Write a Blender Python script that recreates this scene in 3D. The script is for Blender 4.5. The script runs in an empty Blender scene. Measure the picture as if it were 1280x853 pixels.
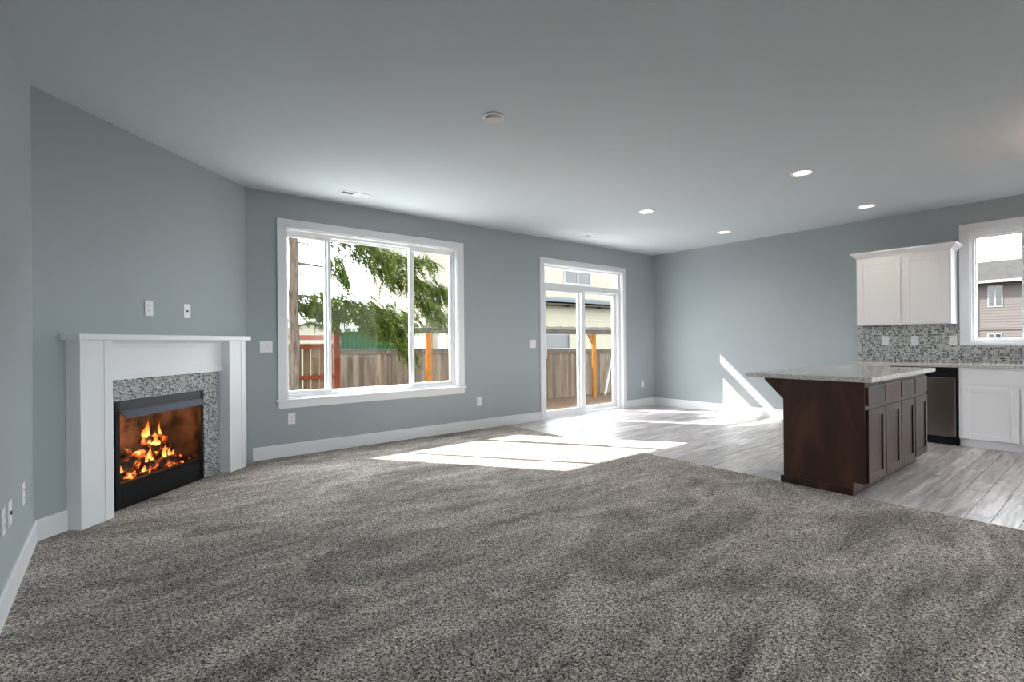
import bpy, bmesh, math, random
import numpy as np
from mathutils import Matrix, Vector

random.seed(7)
SC = bpy.context.scene
COL = SC.collection
PI = math.pi

# ------------------------------------------------------------------ camera
F_PX, TH, ROLL = 618.98, 0.8966, -0.0086
CAM = Vector((-7.7395, -5.4999, 1.1812))
v = Vector((math.cos(TH), math.sin(TH), 0)); r0 = Vector((math.sin(TH), -math.cos(TH), 0)); u0 = Vector((0, 0, 1))
cr = r0 * math.cos(ROLL) + u0 * math.sin(ROLL); cu = u0 * math.cos(ROLL) - r0 * math.sin(ROLL)
cd = bpy.data.cameras.new('camera'); cam = bpy.data.objects.new('camera', cd); COL.objects.link(cam)
cd.sensor_width = 36; cd.lens = 36 * F_PX / 1280; cd.shift_y = 0.7 / 1280
cd.clip_start = 0.02; cd.clip_end = 400
M = Matrix.Identity(4)
for i in range(3):
    M[i][0] = cr[i]; M[i][1] = cu[i]; M[i][2] = -v[i]; M[i][3] = CAM[i]
cam.matrix_world = M
SC.camera = cam

# ------------------------------------------------------------------ light and exposure
SC.view_settings.view_transform = 'Standard'; SC.view_settings.look = 'None'
SC.view_settings.gamma = 1; SC.view_settings.use_curve_mapping = False
SC.view_settings.exposure = 0.5
SC.cycles.use_denoising = True
SC.cycles.max_bounces = 10; SC.cycles.diffuse_bounces = 6; SC.cycles.transparent_max_bounces = 24
SC.cycles.caustics_reflective = False; SC.cycles.caustics_refractive = False
SC.cycles.sample_clamp_indirect = 6

w = bpy.data.worlds.new('overcast_sky'); SC.world = w; w.use_nodes = True
bg = w.node_tree.nodes['Background']; bg.inputs[0].default_value = (0.93, 0.965, 1.0, 1); bg.inputs[1].default_value = 7.6

SUN_DIR = Vector((1.03, -1.43, -1.37)).normalized()
sl = bpy.data.lights.new('sun_offscreen', 'SUN'); sl.energy = 19.0; sl.angle = math.radians(0.6); sl.color = (1.0, 0.96, 0.9)
so = bpy.data.objects.new('sun_offscreen', sl); COL.objects.link(so); so.location = (-12, 16, 18)
so.rotation_euler = SUN_DIR.to_track_quat('-Z', 'Y').to_euler()

REAR = -9.4

# ------------------------------------------------------------------ materials
def nodes(m): return m.node_tree.nodes, m.node_tree.links
def mat(name, col, rough=0.6, metal=0.0, bump=0.0, bscale=200, spec=0.5, var=0.0, vscale=3):
    m = bpy.data.materials.new(name); m.use_nodes = True
    n, l = nodes(m); b = n['Principled BSDF']
    b.inputs['Base Color'].default_value = (*col, 1); b.inputs['Roughness'].default_value = rough
    b.inputs['Metallic'].default_value = metal; b.inputs['Specular IOR Level'].default_value = spec
    if bump or var:
        tc = n.new('ShaderNodeTexCoord')
    if bump:
        t = n.new('ShaderNodeTexNoise'); t.inputs['Scale'].default_value = bscale; t.inputs['Detail'].default_value = 3
        l.new(tc.outputs['Object'], t.inputs['Vector'])
        bp = n.new('ShaderNodeBump'); bp.inputs['Strength'].default_value = bump; bp.inputs['Distance'].default_value = 0.002
        l.new(t.outputs['Fac'], bp.inputs['Height']); l.new(bp.outputs['Normal'], b.inputs['Normal'])
    if var:
        t2 = n.new('ShaderNodeTexNoise'); t2.inputs['Scale'].default_value = vscale; t2.inputs['Detail'].default_value = 4
        l.new(tc.outputs['Object'], t2.inputs['Vector'])
        hs = n.new('ShaderNodeHueSaturation'); hs.inputs['Color'].default_value = (*col, 1)
        mr = n.new('ShaderNodeMapRange'); mr.inputs[1].default_value = 0.3; mr.inputs[2].default_value = 0.7
        mr.inputs[3].default_value = 1 - var; mr.inputs[4].default_value = 1 + var
        l.new(t2.outputs['Fac'], mr.inputs[0]); l.new(mr.outputs[0], hs.inputs['Value']); l.new(hs.outputs['Color'], b.inputs['Base Color'])
    return m

def ramp(n, stops, interp='LINEAR'):
    r = n.new('ShaderNodeValToRGB'); cr_ = r.color_ramp; cr_.interpolation = interp
    while len(cr_.elements) < len(stops): cr_.elements.new(0.5)
    for e, (p, c) in zip(cr_.elements, stops): e.position = p; e.color = (*c, 1)
    return r

def wood_mat(name, stops, axis_scale, rough=0.4, rnd=0.25, spec=0.5, bump=0.15):
    m = bpy.data.materials.new(name); m.use_nodes = True
    n, l = nodes(m); b = n['Principled BSDF']; b.inputs['Roughness'].default_value = rough; b.inputs['Specular IOR Level'].default_value = spec
    tc = n.new('ShaderNodeTexCoord'); oi = n.new('ShaderNodeObjectInfo')
    ad = n.new('ShaderNodeVectorMath'); ad.operation = 'ADD'
    sc_ = n.new('ShaderNodeVectorMath'); sc_.operation = 'SCALE'; sc_.inputs['Scale'].default_value = 37.0
    cmb = n.new('ShaderNodeCombineXYZ')
    for k in range(3): l.new(oi.outputs['Random'], cmb.inputs[k])
    l.new(cmb.outputs[0], sc_.inputs[0]); l.new(tc.outputs['Object'], ad.inputs[0]); l.new(sc_.outputs[0], ad.inputs[1])
    mp = n.new('ShaderNodeMapping'); mp.inputs['Scale'].default_value = axis_scale; l.new(ad.outputs[0], mp.inputs['Vector'])
    t = n.new('ShaderNodeTexNoise'); t.inputs['Scale'].default_value = 1.0; t.inputs['Detail'].default_value = 6; t.inputs['Roughness'].default_value = 0.62
    t.inputs['Distortion'].default_value = 0.6
    l.new(mp.outputs[0], t.inputs['Vector'])
    rp = ramp(n, stops); l.new(t.outputs['Fac'], rp.inputs[0])
    hs = n.new('ShaderNodeHueSaturation'); l.new(rp.outputs[0], hs.inputs['Color'])
    mr = n.new('ShaderNodeMapRange'); mr.inputs[3].default_value = 1 - rnd; mr.inputs[4].default_value = 1 + rnd
    l.new(oi.outputs['Random'], mr.inputs[0]); l.new(mr.outputs[0], hs.inputs['Value'])
    l.new(hs.outputs[0], b.inputs['Base Color'])
    bp = n.new('ShaderNodeBump'); bp.inputs['Strength'].default_value = bump; bp.inputs['Distance'].default_value = 0.001
    l.new(t.outputs['Fac'], bp.inputs['Height']); l.new(bp.outputs[0], b.inputs['Normal'])
    return m

WALL = mat('wall_paint', (0.372, 0.413, 0.436), 0.75, bump=0.12, bscale=180, spec=0.25)
CEIL = mat('ceiling_paint', (0.525, 0.57, 0.603), 0.85, bump=0.15, bscale=120, spec=0.2)
TRIM = mat('white_trim_paint', (0.78, 0.79, 0.81), 0.35)
VINYL = mat('white_vinyl', (0.84, 0.85, 0.86), 0.3)
CABW = mat('white_cabinet_paint', (0.78, 0.78, 0.80), 0.35)
PLATE = mat('white_plastic', (0.80, 0.80, 0.82), 0.35)
DARKSLOT = mat('dark_slot', (0.03, 0.03, 0.03), 0.6)
BLACK = mat('black_steel', (0.006, 0.006, 0.007), 0.4, spec=0.25)
HOODM = mat('highlit_hood_steel', (0.085, 0.10, 0.135), 0.35)  # bluish highlight on the hood put into its base colour
TOPM = mat('dark_steel_panel', (0.022, 0.024, 0.028), 0.4)
STEEL = mat('brushed_stainless', (0.30, 0.27, 0.25), 0.28, metal=1.0)
GROUT = mat('grout', (0.55, 0.55, 0.54), 0.8)
UNDER = mat('plank_underlay', (0.06, 0.055, 0.05), 0.8)

def carpet_mat():
    m = bpy.data.materials.new('grey_frieze_carpet'); m.use_nodes = True
    n, l = nodes(m); b = n['Principled BSDF']; b.inputs['Roughness'].default_value = 0.95; b.inputs['Specular IOR Level'].default_value = 0.05
    tc = n.new('ShaderNodeTexCoord')
    def noise(s, d, rg=0.6, dist=0.0, vec=None):
        t = n.new('ShaderNodeTexNoise'); t.inputs['Scale'].default_value = s; t.inputs['Detail'].default_value = d
        t.inputs['Roughness'].default_value = rg; t.inputs['Distortion'].default_value = dist
        l.new(vec or tc.outputs['Object'], t.inputs['Vector']); return t
    a = noise(120, 3, 0.6, 0.6)
    rp = ramp(n, [(0.34, (0.032, 0.027, 0.024)), (0.43, (0.17, 0.146, 0.130)), (0.50, (0.37, 0.327, 0.297)), (0.57, (0.58, 0.525, 0.48)), (0.67, (0.88, 0.81, 0.755))])
    l.new(a.outputs['Fac'], rp.inputs[0])
    # lay of the pile: broad brushed streaks
    mp = n.new('ShaderNodeMapping'); mp.inputs['Scale'].default_value = (0.9, 2.6, 1); mp.inputs['Rotation'].default_value = (0, 0, 0.6)
    l.new(tc.outputs['Object'], mp.inputs['Vector'])
    c = noise(1.3, 5, 0.6, 1.2, mp.outputs[0])
    mr = n.new('ShaderNodeMapRange'); mr.inputs[1].default_value = 0.35; mr.inputs[2].default_value = 0.65; mr.inputs[3].default_value = 0.60; mr.inputs[4].default_value = 1.27
    l.new(c.outputs['Fac'], mr.inputs[0])
    hs = n.new('ShaderNodeHueSaturation'); l.new(rp.outputs[0], hs.inputs['Color']); l.new(mr.outputs[0], hs.inputs['Value'])
    l.new(hs.outputs[0], b.inputs['Base Color'])
    bp = n.new('ShaderNodeBump'); bp.inputs['Strength'].default_value = 0.9; bp.inputs['Distance'].default_value = 0.008
    l.new(a.outputs['Fac'], bp.inputs['Height']); l.new(bp.outputs[0], b.inputs['Normal'])
    return m
CARPET = carpet_mat()
PLANK = wood_mat('grey_vinyl_plank', [(0.30, (0.24, 0.215, 0.215)), (0.43, (0.42, 0.385, 0.39)), (0.57, (0.60, 0.56, 0.57)), (0.72, (0.76, 0.725, 0.735))], (2.2, 22, 1), 0.32, 0.22)
ESPRESSO = wood_mat('espresso_stained_wood', [(0.3, (0.013, 0.0048, 0.0033)), (0.52, (0.034, 0.0125, 0.0075)), (0.75, (0.078, 0.031, 0.017))], (5, 5, 1.3), 0.33, 0.0, bump=0.05)
FENCE = wood_mat('weathered_cedar', [(0.25, (0.04416, 0.0287, 0.01877)), (0.5, (0.07949, 0.05962, 0.04416)), (0.75, (0.1104, 0.09274, 0.07507))], (14, 14, 1.2), 0.8, 0.4, spec=0.08)  # outdoor colours from here on: darker than real, to offset the bright sky
FENCEB = wood_mat('brown_cedar', [(0.25, (0.03533, 0.01877, 0.009936)), (0.5, (0.05962, 0.03754, 0.02208)), (0.75, (0.07949, 0.05962, 0.04195))], (14, 14, 1.2), 0.8, 0.4, spec=0.08)
REDWOOD = mat('red_brown_stained_post', (0.07419, 0.01656, 0.005962), 0.7, var=0.2, spec=0.08)
ORANGEW = mat('orange_cedar_post', (0.1378, 0.05343, 0.01104), 0.7, var=0.2, spec=0.08)
GREYW = mat('grey_weathered_beam', (0.04692, 0.04306, 0.03754), 0.8, var=0.2, spec=0.08)
BARK = wood_mat('conifer_bark', [(0.3, (0.02208, 0.01656, 0.01214)), (0.5, (0.05299, 0.04085, 0.03091)), (0.7, (0.0839, 0.06845, 0.0552))], (30, 30, 4), 0.9, 0.0, spec=0.08, bump=0.6)
NEEDLE = mat('conifer_needles', (0.03312, 0.046, 0.005704), 0.55, var=0.55, vscale=4, spec=0.08)
CREAM = mat('cream_siding', (0.2053, 0.1929, 0.1506), 0.7, spec=0.08)
TAUPE = mat('taupe_siding', (0.069, 0.06182, 0.05796), 0.7, spec=0.08)
ROOFG = mat('grey_shingle', (0.02208, 0.02042, 0.01987), 0.85, var=0.25, vscale=2.5, spec=0.08)
ROOFB = mat('blue_grey_roof_edge', (0.07286, 0.08744, 0.09651), 0.6, spec=0.08)
EXTW = mat('darkened_exterior_white_trim', (0.1766, 0.1766, 0.1766), 0.5, spec=0.08)
DKGLASS = mat('dark_window_glass', (0.012, 0.012, 0.013), 0.06, spec=0.5)
PINKB = mat('dusty_red_band', (0.1214, 0.04416, 0.03533), 0.7, spec=0.08)
GREENM = mat('green_metal_siding', (0.01192, 0.04063, 0.01656), 0.6, var=0.15, spec=0.08)
SOIL = mat('bark_mulch_ground', (0.0414, 0.02594, 0.01656), 0.95, var=0.3, vscale=5, spec=0.08)
PURPLE = mat('purple_label', (0.22, 0.12, 0.34), 0.5)

def granite_mat():
    m = bpy.data.materials.new('speckled_pale_granite'); m.use_nodes = True
    n, l = nodes(m); b = n['Principled BSDF']; b.inputs['Roughness'].default_value = 0.12
    tc = n.new('ShaderNodeTexCoord')
    t = n.new('ShaderNodeTexNoise'); t.inputs['Scale'].default_value = 90; t.inputs['Detail'].default_value = 4; t.inputs['Roughness'].default_value = 0.7
    l.new(tc.outputs['Object'], t.inputs['Vector'])
    rp = ramp(n, [(0.33, (0.16, 0.15, 0.14)), (0.42, (0.40, 0.38, 0.36)), (0.55, (0.55, 0.54, 0.51)), (0.72, (0.72, 0.71, 0.69))])
    l.new(t.outputs['Fac'], rp.inputs[0]); l.new(rp.outputs[0], b.inputs['Base Color']); return m
GRANITE = granite_mat()

def glass_mat():
    m = bpy.data.materials.new('clear_window_glass'); m.use_nodes = True
    n, l = nodes(m); n.remove(n['Principled BSDF'])
    tr = n.new('ShaderNodeBsdfTransparent'); tr.inputs[0].default_value = (0.97, 0.985, 0.98, 1)
    gl = n.new('ShaderNodeBsdfGlossy'); gl.inputs['Roughness'].default_value = 0.02
    lw = n.new('ShaderNodeLayerWeight'); lw.inputs[0].default_value = 0.5
    pw = n.new('ShaderNodeMath'); pw.operation = 'POWER'; pw.inputs[1].default_value = 5.0; l.new(lw.outputs['Facing'], pw.inputs[0])
    fr = n.new('ShaderNodeMath'); fr.operation = 'MULTIPLY_ADD'; fr.inputs[1].default_value = 0.6; fr.inputs[2].default_value = 0.003; l.new(pw.outputs[0], fr.inputs[0])
    mx = n.new('ShaderNodeMixShader'); l.new(fr.outputs[0], mx.inputs[0]); l.new(tr.outputs[0], mx.inputs[1]); l.new(gl.outputs[0], mx.inputs[2])
    l.new(mx.outputs[0], n['Material Output'].inputs[0]); return m
GLASS = glass_mat()

def emit_mat(name, col, strength):
    m = bpy.data.materials.new(name); m.use_nodes = True
    b = m.node_tree.nodes['Principled BSDF']; b.inputs['Base Color'].default_value = (*col, 1)
    b.inputs['Emission Color'].default_value = (*col, 1); b.inputs['Emission Strength'].default_value = strength; return m
LAMP = emit_mat('warm_lamp_lens', (1.0, 0.86, 0.66), 7.0)

# ------------------------------------------------------------------ mesh helpers
class MB:
    def __init__(self): self.v = []; self.f = []; self.mi = []
    def add(self, vs, fs, mi=0):
        o = len(self.v); self.v += [tuple(p) for p in vs]; self.f += [tuple(i + o for i in q) for q in fs]; self.mi += [mi] * len(fs)
    def box(self, a, b, mi=0):
        x0, y0, z0 = (min(a[i], b[i]) for i in range(3)); x1, y1, z1 = (max(a[i], b[i]) for i in range(3))
        self.add([(x0,y0,z0),(x1,y0,z0),(x1,y1,z0),(x0,y1,z0),(x0,y0,z1),(x1,y0,z1),(x1,y1,z1),(x0,y1,z1)],
                 [(0,3,2,1),(4,5,6,7),(0,1,5,4),(1,2,6,5),(2,3,7,6),(3,0,4,7)], mi); return self
    def prism(self, pts, ext, mi=0):            # polygon (3-D points) pushed along ext
        n = len(pts); e = Vector(ext); a = [Vector(p) for p in pts]
        self.add(a + [p + e for p in a], [tuple(range(n))[::-1], tuple(range(n, 2*n))] + [(i, (i+1) % n, (i+1) % n + n, i + n) for i in range(n)], mi); return self
    def tube(self, pts, rad, seg=10, mi=0):
        pts = [Vector(p) for p in pts]; rs = rad if isinstance(rad, (list, tuple)) else [rad] * len(pts)
        rings = []
        for i, p in enumerate(pts):
            d = (pts[min(i+1, len(pts)-1)] - pts[max(i-1, 0)]).normalized()
            a = d.orthogonal() if i == 0 else (a - d * a.dot(d))
            a.normalize(); b = d.cross(a)
            rings.append([p + (a * math.cos(2*PI*k/seg) + b * math.sin(2*PI*k/seg)) * rs[i] for k in range(seg)])
        vs = [q for r_ in rings for q in r_]; fs = []
        for i in range(len(pts) - 1):
            for k in range(seg):
                fs.append((i*seg + k, i*seg + (k+1) % seg, (i+1)*seg + (k+1) % seg, (i+1)*seg + k))
        fs += [tuple(range(seg))[::-1], tuple(range((len(pts)-1)*seg, len(pts)*seg))]
        self.add(vs, fs, mi); return self
    def lathe(self, prof, c=(0,0,0), seg=32, mi=0):   # prof: (r, z)
        vs = []; fs = []
        for (r_, z) in prof:
            for k in range(seg): vs.append((c[0] + r_*math.cos(2*PI*k/seg), c[1] + r_*math.sin(2*PI*k/seg), c[2] + z))
        for i in range(len(prof) - 1):
            for k in range(seg): fs.append((i*seg+k, i*seg+(k+1)%seg, (i+1)*seg+(k+1)%seg, (i+1)*seg+k))
        self.add(vs, fs, mi); return self
    def xf(self, Mx):
        self.v = [tuple(Mx @ Vector(p)) for p in self.v]; return self
    def build(self, name, mats, parent=None, bevel=0.0, smooth=False):
        me = bpy.data.meshes.new(name); me.from_pydata(self.v, [], self.f)
        ms = mats if isinstance(mats, (list, tuple)) else [mats]
        for m in ms: me.materials.append(m)
        if len(ms) > 1: me.polygons.foreach_set('material_index', self.mi)
        bm = bmesh.new(); bm.from_mesh(me); bmesh.ops.recalc_face_normals(bm, faces=bm.faces)
        if bevel: bmesh.ops.bevel(bm, geom=list(bm.edges), offset=bevel, segments=2, profile=0.5, affect='EDGES', clamp_overlap=True)
        if smooth:
            for f in bm.faces: f.smooth = True
        bm.to_mesh(me); bm.free()
        o = bpy.data.objects.new(name, me); COL.objects.link(o)
        if parent: attach(o, parent)
        return o

ROOTM = {}
def attach(o, parent):
    o.parent = parent
    if parent.name in ROOTM: o.matrix_parent_inverse = ROOTM[parent.name].inverted()
def thing(name, label, cat, loc=(0,0,0), group=None, kind=None):
    o = bpy.data.objects.new(name, None); COL.objects.link(o); o.location = loc; o.empty_display_size = 0.1
    ROOTM[o.name] = Matrix.Translation(loc)
    return tag(o, label, cat, group, kind)
def tag(o, label, cat=None, group=None, kind=None):
    o['label'] = label
    if cat: o['category'] = cat
    if group: o['group'] = group
    if kind: o['kind'] = kind
    return o
def box(name, a, b, m, parent=None, bevel=0.0): return MB().box(a, b).build(name, m, parent, bevel)
def struct(o, label): return tag(o, label, None, None, 'structure')

# frames: (u, n, z) -> world
S2 = math.sqrt(0.5)
DG = -6.7303
def frame(o, u, n):
    Mx = Matrix.Identity(4)
    for i in range(3):
        Mx[i][0] = u[i]; Mx[i][1] = n[i]; Mx[i][2] = (0, 0, 1)[i]; Mx[i][3] = o[i]
    return Mx
FD = frame((DG, 0, 0), (-S2, -S2, 0), (S2, -S2, 0))       # fireplace wall: s from back-wall corner, n into the room
FB = frame((0, 0, 0), (1, 0, 0), (0, -1, 0))              # back wall
FR = frame((0, 0, 0), (0, -1, 0), (-1, 0, 0))             # right wall: u = -y
FL = frame((-8.13, 0, 0), (0, -1, 0), (1, 0, 0))          # left wall: u = -y

H = 2.74; XL = -8.13; XC = -3.44
SD = (DG - XL) / S2 * 1.0                                  # length of diagonal wall
YD = -(DG - XL)                                            # y where diagonal meets left wall

# ------------------------------------------------------------------ setting: walls
def wall(name, Fm, u0_, u1_, holes, label, t=0.16, z0=-0.06, z1=H):
    mb = MB(); us = sorted({u0_, u1_} | {h[0] for h in holes} | {h[1] for h in holes})
    for a, b in zip(us[:-1], us[1:]):
        hs = [h for h in holes if h[0] <= a + 1e-6 and h[1] >= b - 1e-6]
        if not hs: mb.box((a, -t, z0), (b, 0, z1))
        else:
            h = hs[0]
            if h[2] > z0: mb.box((a, -t, z0), (b, 0, h[2]))
            mb.box((a, -t, h[3]), (b, 0, z1))
    mb.xf(Fm)
    return struct(mb.build(name, WALL), label)
WIN = (-6.35, -4.25, 0.60, 2.39)
DOOR = (-2.725, -0.895, 0.0, 2.35)
KW = (4.33, 5.25, 1.12, 2.41)      # u = -y on right wall
wall('wall_back', FB, DG - 0.05, 0.16, [WIN, DOOR], 'grey-blue painted wall with the big window and the sliding door')
SDR = (6.7, 8.5, 0.0, 2.2)
wall('wall_right', FR, 0.0, -REAR, [KW, SDR], 'grey-blue painted kitchen wall with sun stripes')
wall('wall_left', FL, -YD, -REAR, [], 'narrow strip of grey-blue wall meeting the fireplace wall')
FBX = (0.60, 1.455, 0.0, 0.78)
wall('wall_fireplace', FD, 0.0, SD, [FBX], 'grey-blue angled wall behind the white mantel')
RW = [(-7.1, -4.9, 0.65, 2.35), (-3.3, -1.1, 0.65, 2.35)]
FRear = frame((0, REAR, 0), (1, 0, 0), (0, 1, 0))
wall('wall_rear', FRear, XL, 0, RW, 'grey-blue rear wall with two added windows')
mb = MB(); mb.prism([(XL - .16, REAR - .16, H), (0.16, REAR - .16, H), (0.16, 0.16, H), (DG - .2, 0.16, H), (XL - .16, YD, H)], (0, 0, 0.12))
struct(mb.build('ceiling', CEIL), 'pale grey-blue flat ceiling')

# floor: carpet and planks
mb = MB(); mb.prism([(XL, REAR, -0.03), (XC, REAR, -0.03), (XC, 0, -0.03), (DG, 0, -0.03), (XL, YD, -0.03)], (0, 0, 0.036))
struct(mb.build('floor_carpet', CARPET), 'mottled grey-brown wall to wall carpet')
fl = box('floor', (XC, REAR, -0.06), (0, 0.05, -0.008), UNDER); struct(fl, 'grey wood-look plank floor of dining area and kitchen')
PW, PL, GAP = 0.1265, 1.22, 0.0025
plank_cache = {}
def plank_mesh(L):
    k = round(L, 3)
    if k not in plank_cache:
        mb = MB().box((0, -PW + GAP, -0.008), (L - GAP, 0, 0))
        o = mb.build('plank', PLANK, None, 0.0008); plank_cache[k] = o.data; bpy.data.objects.remove(o)
    return plank_cache[k]
rng = random.Random(3); y = 0.0; row = 0
while y > -6.6:
    off = [0.0, 0.72, 0.31, 1.02, 0.5, 0.15, 0.86][row % 7] + rng.choice([0, 0.05])
    x = XC - off
    while x < -0.001:
        a, b = max(x, XC), min(x + PL, 0.0)
        if b - a > 0.03:
            o = bpy.data.objects.new('plank', plank_mesh(b - a)); COL.objects.link(o); o.location = (a, y, 0); o.parent = fl
        x += PL
    y -= PW; row += 1
box('plank', (XC, REAR, -0.008), (0, y, 0), PLANK, fl)

# baseboards
BH = 0.135
def bb(name, Fm, u0_, u1_, label):
    mb = MB(); mb.box((u0_, 0, 0.0), (u1_, 0.014, BH - 0.012)); mb.prism([(u0_, 0, BH - 0.012), (u0_, 0.014, BH - 0.012), (u0_, 0.008, BH), (u0_, 0, BH)], (u1_ - u0_, 0, 0))
    struct(mb.xf(Fm).build(name, TRIM), label)
bb('baseboard_back', FB, DG + 0.05, -2.815, 'white baseboard under the big window')
bb('baseboard_corner', FB, -0.805, 0.0, 'short white baseboard between sliding door and corner')
bb('baseboard_right', FR, 0.0, 3.26, 'white baseboard along the sunlit wall')
bb('baseboard_left', FL, -YD - 0.01, -REAR, 'white baseboard of the narrow wall beside the mantel')
bb('baseboard_fireplace', FD, 1.79, SD - 0.005, 'short white baseboard between mantel and wall corner')

# ------------------------------------------------------------------ windows and door
def casing(root, Fm, u0_, u1_, z0, z1, wd, sill, head=True):
    n1 = 0.018
    for a, b in ((u0_ - wd, u0_), (u1_, u1_ + wd)):
        MB().box((a, 0, z0 if sill else 0.0), (b, n1, z1)).xf(Fm).build('casing', TRIM, root, 0.003)
    MB().box((u0_ - wd, 0, z1), (u1_ + wd, n1, z1 + wd)).xf(Fm).build('casing', TRIM, root, 0.003)
    if sill:
        MB().box((u0_ - wd - 0.02, 0, z0 - 0.022), (u1_ + wd + 0.02, 0.035, z0)).xf(Fm).build('sill', TRIM, root, 0.003)
        MB().box((u0_ - wd, 0, z0 - 0.022 - wd * 0.8), (u1_ + wd, n1, z0 - 0.022)).xf(Fm).build('apron', TRIM, root, 0.003)
def jamb(root, Fm, u0_, u1_, z0, z1, n0=-0.165, n1=0.0, t=0.012, floor_=True):
    mb = MB().box((u0_, n0, z0), (u0_ + t, n1, z1)).box((u1_ - t, n0, z0), (u1_, n1, z1)).box((u0_, n0, z1 - t), (u1_, n1, z1))
    if floor_: mb.box((u0_, n0, z0), (u1_, n1, z0 + t))
    mb.xf(Fm).build('jamb', TRIM, root)
def ring(Fm, u0_, u1_, z0, z1, wl, wr, wb, wt, n0, n1):
    mb = MB()
    mb.box((u0_, n0, z0), (u0_ + wl, n1, z1)).box((u1_ - wr, n0, z0), (u1_, n1, z1))
    mb.box((u0_ + wl, n0, z0), (u1_ - wr, n1, z0 + wb)).box((u0_ + wl, n0, z1 - wt), (u1_ - wr, n1, z1))
    return mb.xf(Fm)
def pane(root, Fm, u0_, u1_, z0, z1, n):
    return MB().box((u0_, n - 0.003, z0), (u1_, n + 0.003, z1)).xf(Fm).build('pane', GLASS, root)

# window_1: the three-panel slider
r = thing('window_1', 'big white three-panel sliding window beside the fireplace', None, (-5.3, 0, 0.6)); r['kind'] = 'structure'
casing(r, FB, WIN[0], WIN[1], WIN[2], WIN[3], 0.09, True)
jamb(r, FB, *WIN)
a, b, z0, z1 = WIN[0] + .012, WIN[1] - .012, WIN[2] + .012, WIN[3] - .012
ring(FB, a, b, z0, z1, .008, .03, .03, .03, -.145, -.055).build('frame', VINYL, r, 0.002)
for (p, q, n, wl) in ((a + .008, -5.865, -.085, .012), (-4.905, b - .03, -.085, .035)):      # sliding sashes
    ring(FB, p, q, z0 + .03, z1 - .03, wl, .035, .035, .035, n - .018, n + .018).build('sash', VINYL, r, 0.002)
    pane(r, FB, p + wl - .005, q - .03, z0 + .06, z1 - .06, n)
ring(FB, -5.925, -4.825, z0 + .03, z1 - .03, .045, .045, .022, .022, -.132, -.104).build('sash', VINYL, r, 0.002)
pane(r, FB, -5.885, -4.865, z0 + .05, z1 - .05, -.118)
for x in (-5.885, -4.885): MB().box((x - .008, -.066, 1.32), (x + .008, -.052, 1.40)).xf(FB).build('latch', VINYL, r, .002)

# door_1: sliding patio door with transom
r = thing('door_1', 'white sliding glass patio door with a transom light above', None, (-1.8, 0, 0)); r['kind'] = 'structure'
casing(r, FB, DOOR[0], DOOR[1], 0, DOOR[3], 0.088, False)
jamb(r, FB, *DOOR, floor_=False)
a, b = DOOR[0] + .012, DOOR[1] - .012; zt = DOOR[3] - .012
ring(FB, a, b, 0.0, zt, .035, .05, .045, .03, -.15, -.04).build('frame', VINYL, r, 0.002)
MB().box((a + .035, -.148, 1.985), (b - .05, -.042, 2.075)).xf(FB).build('transom_bar', VINYL, r, 0.002)
pane(r, FB, a + .03, b - .04, 2.07, zt - .025, -.09)
ring(FB, a + .035, -1.78, .045, 1.985, .035, .085, .075, .035, -.085, -.05).build('sliding_panel', VINYL, r, 0.002)
pane(r, FB, a + .06, -1.86, .11, 1.955, -.068)
ring(FB, -1.90, b - .05, .045, 1.985, .085, .075, .065, .035, -.13, -.095).build('fixed_panel', VINYL, r, 0.002)
pane(r, FB, -1.82, b - .12, .105, 1.955, -.112)
MB().box((a + .045, -.05, 0.92), (a + .062, -.02, 1.12)).xf(FB).build('handle', VINYL, r, .003)
MB().box((a, -.17, -.05), (b, .0, .012)).xf(FB).build('threshold', VINYL, r, .002)

# window_2: over the kitchen counter
r = thing('window_2', 'white framed kitchen window above the mosaic backsplash', None, (0, -4.79, 1.12)); r['kind'] = 'structure'
n1 = 0.018
for p, q in ((KW[0] - .088, KW[0]), (KW[1], KW[1] + .088)): MB().box((p, 0, KW[2] - .03), (q, n1, KW[3])).xf(FR).build('casing', TRIM, r, .003)
MB().box((KW[0] - .088, 0, KW[3]), (KW[1] + .088, n1, KW[3] + .088)).xf(FR).build('casing', TRIM, r, .003)
MB().box((KW[0] - .088, 0, KW[2] - .03), (KW[1] + .088, .03, KW[2])).xf(FR).build('sill', TRIM, r, .003)
jamb(r, FR, *KW)
a, b, z0, z1 = KW[0] + .012, KW[1] - .012, KW[2] + .012, KW[3] - .012
ring(FR, a, b, z0, z1, .025, .025, .025, .045, -.12, -.04).build('frame', VINYL, r, .002)
for p, q, n in ((a + .025, 4.79 + .02, -.095), (4.79 - .04, b - .025, -.065)):
    ring(FR, p, q, z0 + .025, z1 - .045, .012 if p < 4.5 else .035, .04, .02, .02, n - .013, n + .013).build('sash', VINYL, r, .002)
    pane(r, FR, p + .012, q - .035, z0 + .04, z1 - .06, n)
r = thing('fill_door_2', 'white glazed patio door added beyond the kitchen counter for fill daylight', None, (0, -7.6, 0)); r['kind'] = 'structure'  # unseen side door, added as an opening for fill daylight
casing(r, FR, SDR[0], SDR[1], 0, SDR[3], 0.088, False); jamb(r, FR, *SDR, floor_=False)
ring(FR, SDR[0] + .012, 7.6, 0, SDR[3] - .012, .08, .08, .1, .08, -.13, -.08).build('door_panel', VINYL, r, .002); pane(r, FR, SDR[0] + .08, 7.53, .09, SDR[3] - .08, -.105)
ring(FR, 7.6, SDR[1] - .012, 0, SDR[3] - .012, .08, .08, .1, .08, -.13, -.08).build('door_panel', VINYL, r, .002); pane(r, FR, 7.67, SDR[1] - .08, .09, SDR[3] - .08, -.105)
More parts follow.
